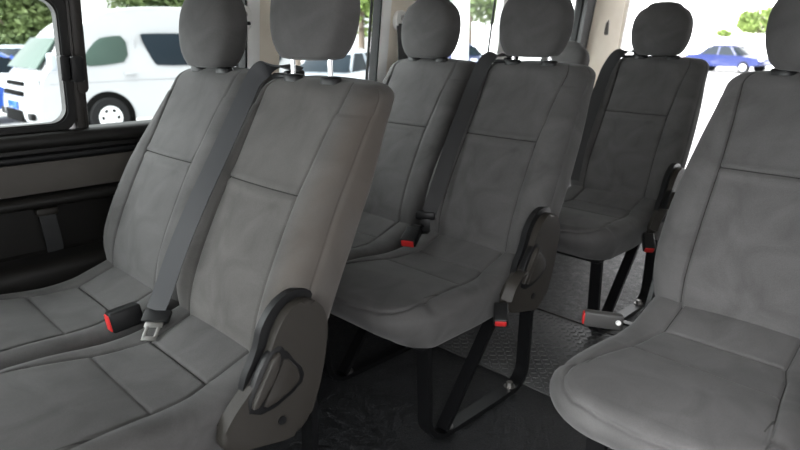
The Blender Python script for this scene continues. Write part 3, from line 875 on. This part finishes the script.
mr = obj('side_mirror', bmesh.new(), WHITEC, vb)
bm = bmesh.new(); add_box(bm, (.20, -.88, 1.36), (.17, .13, .28), .04, seg=3); add_cyl(bm, (-.05, -.62, 1.2), (.18, -.86, 1.28), .045)
mr.data = bpy.data.meshes.new('side_mirror'); bm.to_mesh(mr.data); bm.free(); mr.data.materials.append(SILVC); mr.data.shade_smooth()

def car(label, paint, loc, rz, group=None, wag=0):
    t = empty('parked_car', label, 'car', (*loc, GZ), rz, group)
    L_, Wd = 4.4, 1.76
    prof = smooth_poly([(-2.2, .30), (-2.24, .62), (-2.05, .80), (-1.1, .92), (1.25+wag*.4, .96), (2.12, .92), (2.22, .62), (2.18, .30)], 2)
    bm = bmesh.new(); rings = []
    for s in range(9):
        u = s/8*2-1; k = sqrt(max(0, 1-abs(u)**5))
        rings.append([(Wd/2*u*(1-.05*max(0, (z-.6)/.4)), y*(.955+.045*k), .62+(z-.62)*(.93+.07*k)) for y, z in prof])
    loft(bm, rings); b = obj('body', bm, paint, t, 40)
    def cab(name, m, g, y0, y1, y2, y3, zb, zt, wb, wt):
        bm = bmesh.new()
        rings = []
        for f in (0, .5, .85, 1):
            yy0 = y0+(y1-y0)*f; yy1 = y3+(y2-y3)*f; ww = wb+(wt-wb)*f; z = zb+(zt-zb)*f; r = .12*(1 if f < 1 else 1.6)
            rings.append([(x, y, z) for x, y in [(ww-r, yy0), (ww, yy0+r), (ww, yy1-r), (ww-r, yy1), (-ww+r, yy1), (-ww, yy1-r), (-ww, yy0+r), (-ww+r, yy0)]])
        loft(bm, rings); return obj(name, bm, m, g, 40)
    cab('cabin_glass', DGLASS, t, -1.15, -.45, .75+wag*.8, 1.5+wag*.5, .90, 1.36, .80, .62)
    cab('roof', paint, t, -.52, -.34, .66+wag*.8, .82+wag*.8, 1.33, 1.44, .63, .55)
    for s in (-1, 1):
        for ya, yb in ((-.85, -.42), (.15, .15), (1.2+wag*.5, .74+wag*.8)):
            bm = bmesh.new(); add_strap(bm, [(s*.795, ya, .92), (s*.64, yb, 1.36)], .07, .02, (0, 1, 0)); obj('cabin_pillar', bm, paint, t, 35)
    for y in (-1.36, 1.36):
        wheel(t, (Wd/2-.09, y, .31), .31, .2)
        w2 = wheel(t, (-Wd/2+.09, y, .31), .31, .2); w2.rotation_euler = (0, 0, pi)
    for s in (-.62, .62):
        bm = bmesh.new(); add_box(bm, (s, -2.13, .70), (.36, .12, .14), .03); obj('headlamp', bm, LAMP, t)
        bm = bmesh.new(); add_box(bm, (s*1.05, 2.12, .74), (.30, .10, .13), .03); obj('tail_lamp', bm, RED, t)
    return t
CARG = 'cars parked outside'
car('bright blue car parked ahead of the white van, seen at the left edge', BLUEC, (-14.6, 2.35), R(8), CARG)
car('pale silver car parked far off under the trees, at the far left', SILVC, (-26.5, 6.6), R(60), CARG)
car('white car seen between the raised headrest and the next pillar', WHITEC, (-17.5, 15.0), R(70), CARG)
car('pale silver car low behind the chrome headrest posts', SILVC, (-12.3, 10.6), R(20), CARG)
car('blue car seen just right of the middle window-side headrest', NAVYC, (-20.5, 25.5), R(75), CARG)
car('navy blue car in the bright lot behind the rear opening', NAVYC, (-11.0, 36.8), R(78), CARG)

# trees
def leaf_mat(name, a, b): return mat(name, a, .6, noise=(.9, b))
LEAF1 = leaf_mat('leaf_green', (.065, .10, .032), (.16, .21, .075)); LEAF2 = leaf_mat('leaf_light', (.12, .18, .04), (.20, .27, .07))
BARK = mat('bark', (.12, .09, .07), .9)
def tree(label, loc, rad, h, n, m, leaf=.3, trunk=True, cat='tree', group='trees around the lot', name='leafy_tree', flat=.8):
    t = empty(name, label, cat, (*loc, GZ), 0, group)
    bm = bmesh.new()
    blobs = [(Vector((0, 0, h)), rad)]
    for k in range(9):
        a = random.uniform(0, 2*pi); q = random.uniform(.4, .75)*rad
        blobs.append((Vector((cos(a)*q, sin(a)*q, h+random.uniform(-.45, .5)*rad*flat)), rad*random.uniform(.35, .55)))
    for k in range(n):
        c, r = random.choice(blobs)
        d = Vector((random.gauss(0, 1), random.gauss(0, 1), random.gauss(0, 1))).normalized()
        p = c+Vector((d.x, d.y, d.z*flat))*r*random.uniform(.55, 1.0)
        q = Matrix.Rotation(random.uniform(0, 6.28), 3, 'Z') @ Matrix.Rotation(random.uniform(-1, 1), 3, 'X') @ Matrix.Rotation(random.uniform(-1, 1), 3, 'Y')
        s = leaf*random.uniform(.6, 1.3)
        vs = [bm.verts.new(p+q @ Vector(v)*s) for v in ((-.5, 0, 0), (0, -.3, .06), (.5, 0, 0), (0, .3, .06))]
        bm.faces.new(vs)
    obj('foliage', bm, m, t, False)
    if trunk:
        bm = bmesh.new(); add_cyl(bm, (0, 0, 0), (0, 0, h), rad*.07, rad*.04, 12)
        for k in range(5):
            a = k*1.3; add_cyl(bm, (0, 0, h*.7), (cos(a)*rad*.6, sin(a)*rad*.6, h+rad*.3), rad*.03, rad*.012, 8)
        obj('trunk', bm, BARK, t)
    return t
tree('big green tree behind the sliding window, at the far left', (-30.2, 7.4), 2.5, 2.75, 15000, LEAF1, .34)
tree('green tree behind the front of the white van', (-28.4, 13.4), 2.6, 3.7, 15000, LEAF1, .34)
tree('green tree rising over the roof of the white van', (-27.0, 19.9), 2.6, 3.8, 13000, LEAF1, .34)
tree('bright green tree seen right of the raised front headrest', (-18.5, 16.9), 2.4, 3.6, 6000, LEAF2, .38)
tree('thin leafy tree seen right of the middle window-side headrest', (-21.5, 27.5), 2.8, 4.1, 2200, LEAF1, .36)
tree('rounded bright green bush above the white wall behind the rear opening', (-12.6, 46.6), 1.30, 2.9, 3600, LEAF2, .22, trunk=True, cat='bush', name='round_bush')
tree('small pale bush left of the round bush', (-14.6, 46.5), .55, 2.0, 600, LEAF2, .2, trunk=True, cat='bush', name='round_bush')
WALLM = mat('white_render', (.85, .85, .84), .8)
bm = bmesh.new(); add_box(bm, (-10, 45.0, GZ+.9), (22, .3, 1.8), .02); tag(obj('boundary_wall', bm, WALLM), 'long low white wall behind the navy blue car', 'wall')
bm = bmesh.new(); add_box(bm, (-16, 58.0, GZ+4), (60, 6, 8), .05)
wb = empty('white_building', 'overexposed white building filling the view through the rear opening', 'building', (-8, 60, GZ))
bm2 = bm; o = obj('facade', bm2, WALLM, wb, False); o.location = (8, -60, -GZ)
o.parent = wb
bm = bmesh.new(); add_box(bm, (-8, 57.5, GZ+8.1), (62, 7.5, .3), .05); o = obj('roof_slab', bm, WALLM, wb, False); o.location = (8, -60, -GZ)
# white slanting post outside
bm = bmesh.new(); add_cyl(bm, (-13.9, 17.6, GZ), (-13.9, 17.6, 5), .30, .26, 20); tag(obj('white_post', bm, WALLM), 'white round post standing between the trees outside the side windows', 'post')
bm = bmesh.new(); add_cyl(bm, (-22.6, 4.4, GZ), (-22.6, 4.4, 1.5), .05, .04, 12); tag(obj('sign_pole', bm, WHITEP), 'thin white pole in front of the green tree at the far left', 'pole')

# ------------------------------------------------------------------ light
SKY_BASE, SKY_GLOW, SKY_EXP = .82, 12.5, 4.0
w = bpy.data.worlds.new('World'); scene.world = w; w.use_nodes = True
nt = w.node_tree; bg_ = nt.nodes['Background']
# hazy white sky, plus a glow added at the front to light the cabin
def wn(t): return nt.nodes.new(t)
wt_ = wn('ShaderNodeTexCoord'); dot = wn('ShaderNodeVectorMath'); dot.operation = 'DOT_PRODUCT'
dot.inputs[1].default_value = Vector((-.14, -.80, .42)).normalized()
nt.links.new(wt_.outputs['Generated'], dot.inputs[0])
mx_ = wn('ShaderNodeMath'); mx_.operation = 'MAXIMUM'; mx_.inputs[1].default_value = 0; nt.links.new(dot.outputs['Value'], mx_.inputs[0])
pw = wn('ShaderNodeMath'); pw.operation = 'POWER'; pw.inputs[1].default_value = SKY_EXP; nt.links.new(mx_.outputs[0], pw.inputs[0])
ma = wn('ShaderNodeMath'); ma.operation = 'MULTIPLY_ADD'; ma.inputs[1].default_value = SKY_GLOW; ma.inputs[2].default_value = SKY_BASE
nt.links.new(pw.outputs[0], ma.inputs[0]); nt.links.new(ma.outputs[0], bg_.inputs['Strength'])
bg_.inputs['Color'].default_value = (.97, .98, 1, 1)
s = bpy.data.lights.new('sun', 'SUN'); s.energy = .8; s.angle = R(8); s.color = (1, .95, .88)
so = bpy.data.objects.new('sun', s); COL.objects.link(so)
so.rotation_euler = Vector((-.12, .08, -.98)).to_track_quat('-Z', 'Y').to_euler()

# ------------------------------------------------------------------ camera
cd = bpy.data.cameras.new('camera'); cam = bpy.data.objects.new('camera', cd); COL.objects.link(cam)
cd.sensor_width = 36; cd.lens = 624.65/800*36
cam.location = (1.1935, -.6202, 1.1433)
yaw, pitch, roll = R(44.91), R(16.73), R(.19)
fw = Vector((-sin(yaw)*cos(pitch), cos(yaw)*cos(pitch), -sin(pitch))); rt = Vector((cos(yaw), sin(yaw), 0)); up = rt.cross(fw)
rt2 = rt*cos(roll)+up*sin(roll); up2 = up*cos(roll)-rt*sin(roll)
cam.matrix_world = Matrix.Translation(cam.location) @ Matrix((rt2, up2, -fw)).transposed().to_4x4()
cd.clip_start = .02; cd.clip_end = 400
cd.dof.use_dof = True; cd.dof.focus_distance = 1.55; cd.dof.aperture_fstop = 4.0
scene.camera = cam
vs_ = scene.view_settings
vs_.view_transform = 'Standard'; vs_.look = 'None'; vs_.gamma = 1; vs_.use_curve_mapping = False
vs_.exposure = 1.25
